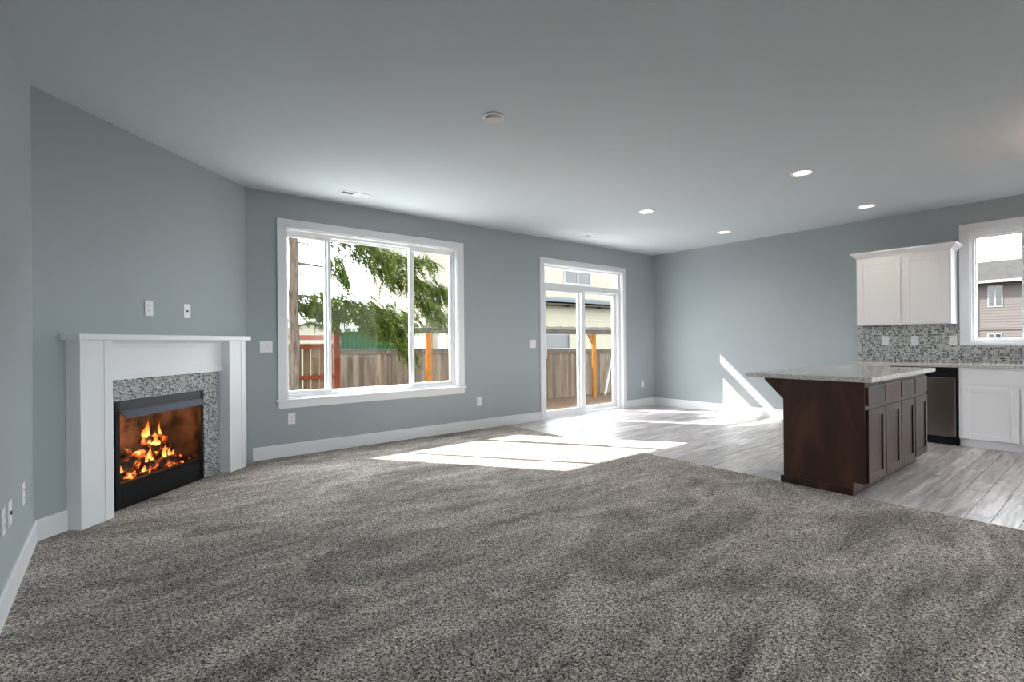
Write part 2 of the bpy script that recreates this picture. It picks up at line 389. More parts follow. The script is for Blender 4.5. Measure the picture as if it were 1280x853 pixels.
# unseen rear windows, added to let fill daylight in
for i, hw in enumerate(RW):
    r = thing('window_%d' % (i + 3), 'white framed window added in the rear wall for fill daylight', None, ((hw[0] + hw[1]) / 2, REAR, hw[2])); r['kind'] = 'structure'
    casing(r, FRear, *hw, 0.088, True); jamb(r, FRear, *hw)
    ring(FRear, hw[0] + .012, hw[1] - .012, hw[2] + .012, hw[3] - .012, .05, .05, .05, .05, -.12, -.05).build('frame', VINYL, r, .002)
    pane(r, FRear, hw[0] + .05, hw[1] - .05, hw[2] + .05, hw[3] - .05, -.085)

# ------------------------------------------------------------------ mosaic
def tile_mats(pre, cols, rough):
    return [mat(pre + '_mosaic_%s' % k, c, rough) for k, c in cols]
def mosaic(Fm, rects, ts, mats, weights, parent, name, seed, holes=(), th=0.006, nbase=0.004):
    rg = random.Random(seed); mb = MB(); g = ts * 0.07
    for (u0_, u1_, z0, z1) in rects:
        nu = max(1, round((u1_ - u0_) / ts)); nz = max(1, round((z1 - z0) / ts)); du = (u1_ - u0_) / nu; dz = (z1 - z0) / nz
        for i in range(nu):
            for j in range(nz):
                a, b, c, d = u0_ + i*du + g, u0_ + (i+1)*du - g, z0 + j*dz + g, z0 + (j+1)*dz - g
                if any(a < h[1] and b > h[0] and c < h[3] and d > h[2] for h in holes): continue
                k = rg.choices(range(len(mats)), weights)[0]; t = nbase + th * rg.uniform(.8, 1.0); e = .0012
                mb.add([(a, nbase - .002, c), (b, nbase - .002, c), (b, nbase - .002, d), (a, nbase - .002, d), (a+e, t, c+e), (b-e, t, c+e), (b-e, t, d-e), (a+e, t, d-e)],
                       [(4,5,6,7),(0,1,5,4),(1,2,6,5),(2,3,7,6),(3,0,4,7)], k)
    o = mb.xf(Fm).build(name, mats, parent); o['kind'] = 'stuff'; return o

# ------------------------------------------------------------------ fireplace
def fw(s, n=0, z=0): return tuple(FD @ Vector((s, n, z)))
mr_ = thing('fireplace_mantel', 'white painted wooden mantel with square legs around the fireplace', 'mantel', fw(0.98))
def fb(name, a, b, m, parent, bevel=.002): return MB().box(a, b).xf(FD).build(name, m, parent, bevel)
D = 0.105
for s0, s1 in ((0.165, 0.39), (1.56, 1.787)):
    lg = fb('leg', (s0, 0, 0.006), (s1, D - .007, 1.215), TRIM, mr_)
    for a, b in ((s0, s0 + .062), (s1 - .062, s1)): fb('leg_stile', (a, D - .0075, 0.006), (b, D, 1.215), TRIM, lg, .0015)
    fb('leg_panel', (s0 + .0615, D - .0075, 0.006), (s1 - .0615, D - .0035, 1.215), TRIM, lg, 0)
fb('frieze', (0.391, 0, 0.945), (1.559, .028, 1.215), TRIM, mr_)
fb('frieze_rail', (0.392, .02, 0.935), (1.558, .042, 0.985), TRIM, mr_)
fb('frieze_rail', (0.392, .02, 1.165), (1.558, .042, 1.195), TRIM, mr_)
mb = MB(); mb.prism([(0.392, .0, 1.19), (0.392, .045, 1.19), (0.392, .06, 1.2), (0.392, .075, 1.215), (0.392, 0, 1.215)], (1.166, 0, 0)); mb.xf(FD).build('cove_molding', TRIM, mr_)
fb('shelf', (0.13, 0, 1.215), (1.822, .14, 1.253), TRIM, mr_, .003)

ts = thing('tile_surround', 'grey and white mosaic tile surround framing the fireplace insert', 'tile surround', fw(0.98, 0.004))
mb = MB().box((0.41, 0.0005, .006), (0.595, .0045, .935)).box((1.46, 0.0005, .006), (1.555, .0045, .935)).box((0.595, .0005, .785), (1.46, .0045, .935))
mb.xf(FD).build('backing', GROUT, ts)
TM = tile_mats('fireplace', [('white', (.66, .67, .66)), ('pale', (.42, .43, .43)), ('grey', (.22, .23, .24)), ('dark', (.10, .105, .115))], .15)
mosaic(FD, [(0.41, 0.595, .006, .785), (1.46, 1.555, .006, .785), (0.41, 1.555, .785, .935)], 0.0128, TM, [36, 28, 24, 12], ts, 'mosaic', 5)

ins = thing('fireplace_insert', 'black steel gas fireplace insert with glass front and sloped hood', 'fireplace', fw(1.03, -0.05))
A, B, ZT = 0.603, 1.452, 0.777
fb('surround', (A, -.02, .012), (A + .035, .014, ZT), BLACK, ins); fb('surround', (B - .035, -.02, .012), (B, .014, ZT), BLACK, ins)
fb('top_panel', (A + .035, -.02, .70), (B - .035, .012, ZT), TOPM, ins)
mb = MB(); mb.prism([(A + .035, .012, .702), (A + .035, .014, .712), (A + .035, .062, .672), (A + .035, .060, .660)], (B - A - .07, 0, 0)); mb.xf(FD).build('hood', HOODM, ins)
fb('lower_panel', (A + .035, -.02, .012), (B - .035, .008, .165), BLACK, ins)
fb('lower_rail', (A + .035, -.02, .172), (B - .035, .012, .195), BLACK, ins)
MB().box((A + .035, -.018, .195), (B - .035, -.014, .70)).xf(FD).build('glass', GLASS, ins)
def brick_mat():
    m = bpy.data.materials.new('sooty_fire_brick'); m.use_nodes = True
    n, l = nodes(m); b = n['Principled BSDF']; b.inputs['Roughness'].default_value = 0.9
    tc = n.new('ShaderNodeTexCoord'); t = n.new('ShaderNodeTexNoise'); t.inputs['Scale'].default_value = 7; t.inputs['Detail'].default_value = 4
    l.new(tc.outputs['Object'], t.inputs['Vector'])
    rp = ramp(n, [(.35, (.02, .014, .01)), (.55, (.14, .075, .04)), (.75, (.24, .13, .07))]); l.new(t.outputs['Fac'], rp.inputs[0]); l.new(rp.outputs[0], b.inputs['Base Color']); return m
BRICK = brick_mat()
mb = MB().box((A, -.46, .0), (B, -.44, ZT)).box((A, -.46, 0), (A + .015, -.02, ZT)).box((B - .015, -.46, 0), (B, -.02, ZT)).box((A, -.46, ZT - .015), (B, -.02, ZT)).box((A, -.46, .0), (B, -.02, .17))
mb.xf(FD).build('firebox', BRICK, ins)
# brick courses on the firebox back
bcache = None
for j in range(7):
    zz = .18 + j * .075; x = A + .015 - (j % 2) * .1
    while x < B - .02:
        a, b = max(x, A + .016), min(x + .196, B - .016)
        if b - a > .03: MB().box((a, -.441, zz), (b, -.432, zz + .068)).xf(FD).build('brick', BRICK, ins, .002)
        x += .2

def ember_mat(name, thr, strength):
    m = bpy.data.materials.new(name); m.use_nodes = True
    n, l = nodes(m); b = n['Principled BSDF']; b.inputs['Roughness'].default_value = .9
    tc = n.new('ShaderNodeTexCoord'); t = n.new('ShaderNodeTexNoise'); t.inputs['Scale'].default_value = 16; t.inputs['Detail'].default_value = 5
    l.new(tc.outputs['Object'], t.inputs['Vector'])
    c = ramp(n, [(.35, (.012, .008, .006)), (.6, (.10, .05, .03)), (.75, (.22, .12, .07))]); l.new(t.outputs['Fac'], c.inputs[0]); l.new(c.outputs[0], b.inputs['Base Color'])
    e = ramp(n, [(thr, (0, 0, 0)), (thr + .07, (.5, .06, .005)), (thr + .15, (1, .32, .06)), (thr + .24, (1, .75, .35))]); l.new(t.outputs['Fac'], e.inputs[0])
    l.new(e.outputs[0], b.inputs['Emission Color']); b.inputs['Emission Strength'].default_value = strength; return m
EMBER = ember_mat('charred_log_with_embers', .52, 1.2)
COALS = ember_mat('glowing_coals', .47, 1.1)
def log(pts, rad, label, m=EMBER, seed=0):
    rg = random.Random(seed); pts = [Vector(p) for p in pts]; P = []; R = []
    for i in range(len(pts) - 1):
        for k in range(5):
            t = k / 5; P.append(pts[i].lerp(pts[i+1], t) + Vector((0, rg.uniform(-.006, .006), rg.uniform(-.006, .006)))); R.append(rad * rg.uniform(.85, 1.12))
    P.append(pts[-1]); R.append(rad * .85)
    o = MB().tube(P, R, 12).xf(FD).build('gas_log', m, None, 0, True)
    return tag(o, label, 'log', 'logs burning in the fireplace')
log([(1.39, -.16, .232), (1.16, -.17, .285), (.95, -.20, .345)], .036, 'long charred log sloping up across the glowing coals', seed=1)
log([(1.10, -.11, .225), (.72, -.13, .228)], .034, 'thick charred log lying low at the front of the fire', seed=2)
log([(1.40, -.30, .232), (1.05, -.31, .235), (.70, -.31, .235)], .042, 'thick dark log lying along the firebox back', seed=8)
log([(1.39, -.30, .302), (1.20, -.29, .312), (1.05, -.27, .345)], .028, 'pale charred log behind the sloping log', seed=3)
log([(1.00, -.20, .412), (.86, -.23, .405), (.70, -.275, .378)], .033, 'short log bridging the top of the fire', seed=4)
log([(.93, -.185, .205), (.93, -.195, .312)], .027, 'stubby log standing upright among the flames', seed=5)
log([(.83, -.207, .234), (.68, -.28, .316)], .032, 'short log leaning at the end of the fire', seed=6)
log([(1.36, -.09, .215), (1.20, -.10, .222)], .028, 'short round-ended log in front of the sloping log', seed=7)
mb = MB(); rg = random.Random(9)
for i in range(230):
    c = Vector((rg.uniform(.66, 1.40), rg.uniform(-.34, -.06), .182 + rg.uniform(0, .02))); s = rg.uniform(.007, .016)
    vs = [c + Vector((math.cos(k*1.256 + i) * s * rg.uniform(.7, 1.1), math.sin(k*1.256 + i) * s * rg.uniform(.7, 1.1), 0)) for k in range(5)] + [c + Vector((0, 0, s)), c - Vector((0, 0, s))]
    mb.add(vs, [(k, (k+1) % 5, 5) for k in range(5)] + [((k+1) % 5, k, 6) for k in range(5)])
tag(mb.xf(FD).build('coals', COALS), 'bed of glowing orange coals under the logs', 'coals', None, 'stuff')
def flame_mat():
    m = bpy.data.materials.new('flame'); m.use_nodes = True
    n, l = nodes(m); n.remove(n['Principled BSDF'])
    tc = n.new('ShaderNodeTexCoord'); sp = n.new('ShaderNodeSeparateXYZ'); l.new(tc.outputs['Generated'], sp.inputs[0])
    rp = ramp(n, [(0, (1, .55, .18)), (.35, (1, .38, .07)), (.75, (.9, .16, .02)), (1, (.6, .06, .01))]); l.new(sp.outputs['Z'], rp.inputs[0])
    em = n.new('ShaderNodeEmission'); em.inputs[1].default_value = 1.9; l.new(rp.outputs[0], em.inputs[0])
    tr = n.new('ShaderNodeBsdfTransparent'); mx = n.new('ShaderNodeMixShader')
    mr2 = n.new('ShaderNodeMapRange'); mr2.inputs[3].default_value = .25; mr2.inputs[4].default_value = .85; l.new(sp.outputs['Z'], mr2.inputs[0])
    l.new(mr2.outputs[0], mx.inputs[0]); l.new(em.outputs[0], mx.inputs[1]); l.new(tr.outputs[0], mx.inputs[2]); l.new(mx.outputs[0], n['Material Output'].inputs[0]); return m
FLAME = flame_mat()
fr_ = thing('fire', 'orange and yellow flames licking up between the logs', 'fire', fw(.95, -.2, .2))
rg = random.Random(4)
for (s, n, z, h, w_) in [(.93, -.22, .425, .15, .022), (.97, -.21, .43, .09, .026), (.89, -.20, .36, .12, .030), (.85, -.21, .35, .08, .03), (.78, -.25, .41, .13, .012), (.99, -.15, .27, .10, .014), (1.00, -.13, .24, .09, .016), (1.06, -.12, .25, .07, .012), (1.31, -.10, .23, .09, .016), (1.25, -.08, .20, .05, .02), (1.12, -.08, .20, .06, .016), (.86, -.13, .245, .13, .018), (.80, -.14, .245, .09, .014), (1.37, -.08, .19, .04, .016), (.76, -.14, .245, .06, .012)]:
    P = []; R = []
    ph = rg.uniform(0, 6)
    for k in range(8):
        t = k / 7; P.append((s + math.sin(ph + t * 4) * .012 * t, n + math.cos(ph + t * 3) * .008, z + h * t)); R.append(max(.001, w_ * (math.sin(PI * min(1, t * .8 + .22)) ** 1.2) * (1 - t * .55)))
    MB().tube(P, R, 8).xf(FD).build('flame', FLAME, fr_, 0, True)
pl = bpy.data.lights.new('fire_glow', 'POINT'); pl.energy = 2.6; pl.color = (1, .42, .12); pl.shadow_soft_size = .08
po = bpy.data.objects.new('fire_glow', pl); COL.objects.link(po); po.location = fw(.95, -.24, .50)

# ------------------------------------------------------------------ plates, vents, lights
def plate(Fm, u, z, kind, label, gangs=1, blank=False, group=None, n0=0.0):
    wd = .073 + (gangs - 1) * .046; hh = .117
    r_ = thing('light_switch' if kind == 'switch' else ('cable_plate' if blank else 'wall_outlet'), label, 'switch' if kind == 'switch' else 'outlet', tuple(Fm @ Vector((u, n0, z))), group)
    MB().box((u - wd/2, n0 + .0005, z - hh/2), (u + wd/2, n0 + .007, z + hh/2)).xf(Fm).build('cover_plate', PLATE, r_, .002)
    for g in range(gangs):
        uu = u + (g - (gangs - 1) / 2) * .046
        if kind == 'switch': MB().box((uu - .016, n0 + .006, z - .033), (uu + .016, n0 + .0105, z + .033)).xf(Fm).build('rocker', PLATE, r_, .001)
        elif blank: MB().box((uu - .008, n0 + .006, z - .008), (uu + .008, n0 + .012, z + .008)).xf(Fm).build('jack', DARKSLOT, r_, .001)
        else:
            for s_ in (-1, 1):
                rc = MB().box((uu - .016, n0 + .006, z + s_ * .02 - .014), (uu + .016, n0 + .0095, z + s_ * .02 + .014)).xf(Fm).build('receptacle', PLATE, r_, .001)
                for q in (-.006, .006): MB().box((uu + q - .0012, n0 + .009, z + s_ * .02 - .004), (uu + q + .0012, n0 + .0099, z + s_ * .02 + .006)).xf(Fm).build('slot', DARKSLOT, rc)
plate(FD, 1.153, 1.46, 'outlet', 'white outlet plate above the mantel, farther from the window')
plate(FD, .773, 1.46, 'outlet', 'white cable plate above the mantel, toward the window', blank=True)
plate(FB, -6.55, 1.15, 'switch', 'white double switch plate between mantel and big window', 2)
plate(FB, -6.31, .395, 'outlet', 'white outlet low under the big window')
plate(FB, -3.92, .38, 'outlet', 'white outlet low between big window and sliding door')
plate(FB, -2.96, 1.145, 'switch', 'white double switch plate beside the sliding door', 2)
plate(FB, -.35, .40, 'outlet', 'white outlet low between sliding door and room corner')
plate(FL, 2.44, .42, 'outlet', 'white outlet plate of the low row, farthest from the mantel')
plate(FL, 2.285, .415, 'outlet', 'white cable plate with dark jack, middle of the low row', blank=True)
plate(FL, 1.87, .405, 'outlet', 'white outlet plate of the low row, closest to the mantel')
plate(FR, 3.522, 1.152, 'outlet', 'white outlet in the mosaic backsplash, beside the bare wall', n0=.010)
plate(FR, 3.824, 1.150, 'outlet', 'white outlet in the backsplash under the middle of the wall cabinet', n0=.010)
plate(FR, 4.182, 1.148, 'switch', 'white switch plate in the backsplash beside the kitchen window', n0=.010)

def vent(x, y, label, dark=0.45):
    r_ = thing('ceiling_vent', label, 'vent', (x, y, H), 'ceiling vents above the back wall')
    L, W_ = .31, .115; z = H
    mb = MB().box((x-L/2, y-W_/2, z-.006), (x+L/2, y-W_/2+.022, z-.0005)).box((x-L/2, y+W_/2-.022, z-.006), (x+L/2, y+W_/2, z-.0005)).box((x-L/2, y-W_/2+.022, z-.006), (x-L/2+.025, y+W_/2-.022, z-.0005)).box((x+L/2-.025, y-W_/2+.022, z-.006), (x+L/2, y+W_/2-.022, z-.0005)).box((x-.008, y-W_/2+.022, z-.006), (x+.008, y+W_/2-.022, z-.0005))
    mb.build('vent_frame', PLATE, r_)
    MB().box((x-L/2+.02, y-W_/2+.02, z-.0015), (x+L/2-.02, y+W_/2-.02, z-.0005)).build('duct_opening', DARKSLOT, r_)
    for k in range(5):
        for s_ in (-1, 1):
            yy = y - .028 + k * .014; a = x + s_ * .008; b = x + s_ * (L/2 - .025)
            MB().prism([(a, yy, z-.001), (a, yy + .001, z-.001), (a, yy + (.007 * s_) + .001, z-.0055), (a, yy + .007 * s_, z-.0055)], (b - a, 0, 0)).build('louvre', PLATE, r_)
vent(-5.79, -.44, 'white louvred vent in ceiling above the big window')
vent(-2.15, -.44, 'white louvred vent in ceiling above the sliding door')

def downlight(x, y, label, power=14):
    r_ = thing('recessed_light', label, 'ceiling light', (x, y, H), 'recessed ceiling lights')
    MB().lathe([(.098, -.0005), (.098, -.005), (.090, -.008), (.072, -.006), (.070, -.0005)], (x, y, H), 40).build('trim_ring', PLATE, r_, 0, True)
    MB().lathe([(.071, -.0015), (.06, -.004), (.03, -.006), (.0005, -.0065)], (x, y, H), 32).build('lens', LAMP, r_, 0, True)
    s_ = bpy.data.lights.new('recessed_light_beam', 'SPOT'); s_.energy = power; s_.spot_size = math.radians(130); s_.spot_blend = .8; s_.color = (1, .85, .66); s_.shadow_soft_size = .06
    o = bpy.data.objects.new('recessed_light_beam', s_); COL.objects.link(o); o.location = (x, y, H - .03)
downlight(-2.73, -1.85, 'lit recessed ceiling light in front of the sliding door')
downlight(-.86, -1.83, 'lit recessed ceiling light by the bare sunlit wall')
downlight(-2.71, -3.58, 'lit recessed ceiling light above the kitchen island')
downlight(-.83, -3.56, 'lit recessed ceiling light in front of the white wall cabinet')
cl = thing('dome_light', 'lit warm glass dome light on the kitchen ceiling', 'ceiling light', (-2.2, -5.42, H))
MB().lathe([(.0005, -.0005), (.17, -.0005), (.17, -.03), (.0005, -.03)], (-2.2, -5.42, H), 32).build('lamp_base', PLATE, cl)
MB().lathe([(.155, -.03), (.15, -.06), (.11, -.10), (.05, -.12), (.0005, -.125)], (-2.2, -5.42, H), 32).build('glass_dome', LAMP, cl, 0, True)
dl = bpy.data.lights.new('dome_light_glow_offscreen', 'POINT'); dl.energy = 6; dl.color = (1, .55, .30); dl.shadow_soft_size = .06
do = bpy.data.objects.new('dome_light_glow_offscreen', dl); COL.objects.link(do); do.location = (-2.2, -5.42, H - .17)

r_ = thing('smoke_detector', 'round white smoke detector on the living room ceiling', 'smoke detector', (-5.69, -2.75, H))
MB().lathe([(.0005, -.0005), (.074, -.0005), (.074, -.008), (.066, -.012), (.0005, -.012)], (-5.69, -2.75, H), 40).build('base_ring', PLATE, r_, 0, False)
MB().lathe([(.058, -.012), (.056, -.022), (.045, -.028), (.0005, -.030)], (-5.69, -2.75, H), 40).build('cover', mat('pale_grey_plastic', (.6, .6, .6), .5), r_, 0, True)

# ------------------------------------------------------------------ kitchen
def shaker(Fm, u0_, u1_, z0, z1, n0, m, parent, name='door', rail=.058, th=.019, rec=.009, slab=False):
    mb = MB()
    if slab: mb.box((u0_, n0, z0), (u1_, n0 + th, z1))
    else:
        mb.box((u0_, n0, z0), (u0_ + rail, n0 + th, z1)).box((u1_ - rail, n0, z0), (u1_, n0 + th, z1))
        mb.box((u0_ + rail, n0, z0), (u1_ - rail, n0 + th, z0 + rail)).box((u0_ + rail, n0, z1 - rail), (u1_ - rail, n0 + th, z1))
    o = mb.xf(Fm).build(name, m, parent, .0025)
    if not slab: MB().box((u0_ + rail - .004, n0 + .001, z0 + rail - .004), (u1_ - rail + .004, n0 + th - rec, z1 - rail + .004)).xf(Fm).build('door_panel', m, o)
    return o
CT, CTH = 0.895, 0.036; CB = CT - CTH

# island
isl = thing('kitchen_island', 'dark espresso kitchen island cabinet with four doors and drawers', 'island cabinet', (-2.58, -3.99, 0))
IX0, IX1, IY0, IY1 = -3.44, -1.72, -3.70, -4.27
box('body', (IX0 + .02, IY0, .105), (IX1, IY1, CB), ESPRESSO, isl, .001)
box('toe_kick', (IX0 + .02, IY0, 0.002), (IX1, IY1 + .075, .105), ESPRESSO, isl)
mb = MB().prism([(IX0, IY0, .0065), (IX0, IY0, CB - .001), (IX0, IY1, CB - .001), (IX0, IY1, .105), (IX0, IY1 + .075, .105), (IX0, IY1 + .075, .0065)], (.019, 0, 0)); mb.build('end_panel', ESPRESSO, isl, .001)
box('base_molding', (IX0 - .013, IY0 + .02, .0065), (IX0, IY1 + .075, .062), ESPRESSO, isl, .002)
for x in (IX0, IX1 - .04):
    MB().prism([(x, IY0, CB - .001), (x, IY0 + .148, CB - .001), (x, IY0 + .148, CB - .018), (x, IY0, CB - .17)], (.04, 0, 0)).build('corbel', ESPRESSO, isl, .001)
FI = frame((0, IY1, 0), (1, 0, 0), (0, -1, 0))
n_ = 4; wd = (IX1 - IX0 - .03) / n_
for k in range(n_):
    a = IX0 + .022 + k * wd; b = a + wd - .022
    shaker(FI, a, b, .682, .82, .0, ESPRESSO, isl, 'drawer', slab=True)
    shaker(FI, a, b, .108, .652, .0, ESPRESSO, isl, 'door', rail=.06)
MB().box((-3.475, -4.325, CB), (-1.60, -3.405, CT)).build('top', GRANITE).name = 'island_countertop'
io = bpy.data.objects['island_countertop']; bm = bmesh.new(); bm.from_mesh(io.data); bmesh.ops.bevel(bm, geom=list(bm.edges), offset=.004, segments=2, affect='EDGES'); bm.to_mesh(io.data); bm.free()
tag(io, 'pale speckled granite countertop of the dark island', 'countertop')

# wall run: u = -y
def base_cab(u0_, u1_, name, label, doors, drawer='slab'):
    r_ = thing(name, label, 'cabinet', (-.3, -(u0_ + u1_) / 2, 0))
    MB().box((u0_, 0.001, .09), (u1_, .58, CB - .001)).xf(FR).build('body', CABW, r_, .001)
    MB().box((u0_, 0.001, .002), (u1_, .545, .09)).xf(FR).build('toe_kick', CABW, r_)
    MB().box((u0_, .58, .092), (u1_, .598, CB - .001)).xf(FR).build('face_frame', CABW, r_, .001)
    w2 = (u1_ - u0_ - .03) / doors
    if drawer == 'wide': shaker(FR, u0_ + .03, u1_ - .03, .682, CB - .03, .598, CABW, r_, 'drawer', slab=True, th=.012)
    for k in range(doors):
        a = u0_ + .03 + k * w2; b = a + w2 - .015
        if drawer != 'wide': shaker(FR, a, b, .682, CB - .03, .598, CABW, r_, 'drawer', slab=True)
        shaker(FR, a, b, .10, .655, .598, CABW, r_, 'door', rail=.055)
base_cab(3.285, 3.705, 'base_cabinet', 'white base cabinet behind the island, beside the dishwasher', 1)
base_cab(4.325, 5.245, 'sink_cabinet', 'white sink base cabinet with wide false drawer beside the dishwasher', 2, 'wide')
base_cab(5.247, 6.2, 'base_cabinet', 'white base cabinet at the end of the counter', 2)

dw = thing('dishwasher', 'stainless steel dishwasher with black control strip between white cabinets', 'dishwasher', (-.3, -4.01, 0))
MB().box((3.715, .02, .09), (4.315, .57, CB - .004)).xf(FR).build('body', BLACK, dw)
MB().box((3.718, .57, .095), (4.300, .612, .742)).xf(FR).build('door', STEEL, dw, .004)
MB().box((3.716, .57, .746), (4.312, .606, CB - .004)).xf(FR).build('control_panel', BLACK, dw, .003)
mb = MB(); mb.prism([(3.80, .604, .775), (3.80, .622, .782), (3.80, .622, .80), (3.80, .604, .812)], (.42, 0, 0)); mb.xf(FR).build('handle', BLACK, dw)
MB().box((3.716, .50, .002), (4.312, .56, .09)).xf(FR).build('toe_panel', BLACK, dw)
MB().box((4.302, .57, .002), (4.315, .60, .742)).xf(FR).build('side_gasket', BLACK, dw)

o = MB().box((3.262, .001, CB), (6.2, .635, CT)).xf(FR).build('kitchen_countertop', GRANITE, None, .003); tag(o, 'pale speckled granite countertop under the kitchen window', 'countertop')

bs = thing('tile_backsplash', 'grey and white mosaic tile backsplash above the counter', 'backsplash', (0, -4.2, CT))
WB0, WB1, WBZ = KW[0] - .088, KW[1] + .088, KW[2] - .03
UC0, UC1, UCZ0 = 3.30, 4.22, 1.346
MB().box((3.22, .0005, CT), (WB0, .0045, 1.344)).box((WB0, .0005, CT), (6.2, .0045, WBZ)).xf(FR).build('backing', GROUT, bs)
TM2 = tile_mats('backsplash', [('white', (.62, .62, .60)), ('pale', (.42, .42, .41)), ('grey', (.20, .21, .22)), ('dark', (.09, .095, .105))], .12)
mosaic(FR, [(3.22, WB0, CT + .002, 1.344), (WB0, 5.4, CT + .002, WBZ - .002)], .0195, TM2, [34, 28, 24, 14], bs, 'mosaic', 8)

uc = thing('wall_cabinet', 'white two-door wall cabinet with crown molding above the mosaic', 'cabinet', (-.16, -3.76, UCZ0))
MB().box((UC0, .001, UCZ0), (UC1, .311, 2.20)).xf(FR).build('body', CABW, uc, .001)
for a, b in ((UC0 + .012, 3.755), (3.785, UC1 - .02)): shaker(FR, a, b, UCZ0 + .012, 2.165, .311, CABW, uc, 'door', rail=.062)
MB().box((UC0, .31, UCZ0), (UC1, .3125, 2.20)).xf(FR).build('face_frame', CABW, uc)
mb = MB(); steps = [(0, 2.195), (.010, 2.200), (.018, 2.215), (.045, 2.245), (.055, 2.25), (.055, 2.268), (0, 2.268)]
prof = [(.312 + a, z) for a, z in steps]
# crown: front run with both returns, mitred
ring_pts = []
for a, z in steps: ring_pts.append([(UC0 - a, .001, z), (UC0 - a, .312 + a, z), (UC1 + a, .312 + a, z), (UC1 + a, .001, z)])
vs = [p for rr in ring_pts for p in rr]; fs = []
for i in range(len(steps) - 1):
    for k in range(3): fs.append((i*4+k, i*4+k+1, (i+1)*4+k+1, (i+1)*4+k))
fs.append(tuple(i * 4 for i in range(len(steps)))); fs.append(tuple(i * 4 + 3 for i in range(len(steps))))
mb.add(vs, fs); mb.box((UC0, .001, 2.196), (UC1, .312, 2.266)); mb.xf(FR).build('crown_molding', CABW, uc)

bt = thing('spray_bottle', 'white bottle with a purple label on the counter under the kitchen window', 'bottle', (-.12, -4.815, CT))
MB().lathe([(.0005, 0), (.040, 0), (.042, .01), (.042, .17), (.03, .20), (.014, .215), (.014, .24), (.0005, .24)], (-.12, -4.815, CT), 24).build('bottle_body', PLATE, bt, 0, True)
MB().lathe([(.0425, .045), (.0428, .05), (.0428, .15), (.0425, .155)], (-.12, -4.815, CT), 24).build('bottle_label', PURPLE, bt, 0, True)

# ------------------------------------------------------------------ outside
GZ = -.95
gm = MB().box((-60, -60, GZ - .1), (70, 60, GZ)).build('ground', SOIL); struct(gm, 'bare brown mulch ground of the yard')

bounce_patio = box('patio', (-8.5, .3, GZ), (3.0, 4.6, GZ + .03), mat('bounce_concrete', (.58, .57, .55), .85, var=.08)); struct(bounce_patio, 'added pale concrete patio bouncing sunlight in through the windows')  # unseen pale slab, added to bounce sun up to the ceiling
def ztop(x): return .975 - .0185 * x
fn = thing('board_fence', 'weathered grey-brown board fence running behind the orange posts', 'fence', (3, 8, GZ))
BWD = .165
bmesh_cache = {}
def board_mesh(h, m):
    k = (round(h, 2), m.name)
    if k not in bmesh_cache:
        o = MB().box((0, 0, 0), (BWD - .008, .018, k[0])).build('board', m, None, .002); bmesh_cache[k] = o.data; bpy.data.objects.remove(o)
    return bmesh_cache[k]
rg = random.Random(12); x = -3.6
while x < 12.5:
    h = ztop(x) - .06 - GZ + rg.uniform(-.01, .01)
    o = bpy.data.objects.new('board', board_mesh(h, FENCE)); COL.objects.link(o); o.location = (x, 8 + rg.uniform(-.004, .004), GZ); attach(o, fn)
    x += BWD
MB().prism([(-3.65, 7.96, ztop(-3.65) - .055), (12.6, 7.96, ztop(12.6) - .055), (12.6, 7.96, ztop(12.6)), (-3.65, 7.96, ztop(-3.65))], (0, .11, 0)).build('cap_rail', GREYW, fn)
MB().prism([(-3.65, 7.975, ztop(-3.65) - .15), (12.6, 7.975, ztop(12.6) - .15), (12.6, 7.975, ztop(12.6) - .06), (-3.65, 7.975, ztop(-3.65) - .06)], (0, .022, 0)).build('top_rail', FENCE, fn)

f2 = thing('brown_fence', 'brown board fence with red-brown rails beside the tree trunk', 'fence', (-4.6, 6.2, GZ))
x = -7.0; i = 0
while x < -3.98:
    o = bpy.data.objects.new('board', board_mesh(1.16 - GZ, FENCEB)); COL.objects.link(o); o.location = (x, 6.2, GZ); attach(o, f2); x += BWD + (.03 if i % 2 else .006); i += 1
for z in (1.06, .36, -.5): box('rail', (-7.05, 6.13, z), (-3.79, 6.2, z + .09), REDWOOD, f2)
gp = MB().box((-3.77, 6.1, GZ), (-3.64, 6.22, 1.41)).box((-3.785, 6.085, 1.41), (-3.625, 6.235, 1.44)).build('fence_post', REDWOOD, None, .003); tag(gp, 'tall red-brown post at the end of the brown fence', 'post')

pg = thing('pergola', 'grey pergola beam with rafter tails on orange cedar posts', 'pergola', (3, 7.3, GZ))
box('beam', (-1.5, 7.28, 1.43), (9.5, 7.34, 1.60), GREYW, pg, .004)
for x in (-.655, 6.41):
    po_ = box('post', (x - .085, 7.2, GZ), (x + .085, 7.278, 1.44), ORANGEW, pg, .004)
    MB().prism([(x - .085, 7.22, 1.44), (x - .30, 7.22, 1.44), (x - .30, 7.22, 1.38), (x - .085, 7.22, 1.05)], (0, .05, 0)).build('brace', GREYW if x < 0 else ORANGEW, po_) if x > 0 else None
for x in np.arange(-1.2, 9.4, .62):
    x = float(x)
    MB().prism([(x, 6.85, 1.60), (x, 7.75, 1.60), (x, 7.75, 1.70), (x, 6.93, 1.70)], (.045, 0, 0)).build('rafter', GREYW, pg)
lb = MB().prism([(7.36, 7.55, GZ), (7.46, 7.55, GZ), (8.30, 7.88, .5), (8.20, 7.88, .5)], (0, .03, 0)).build('leaning_board', EXTW); tag(lb, 'white board leaning against the weathered fence', 'board')

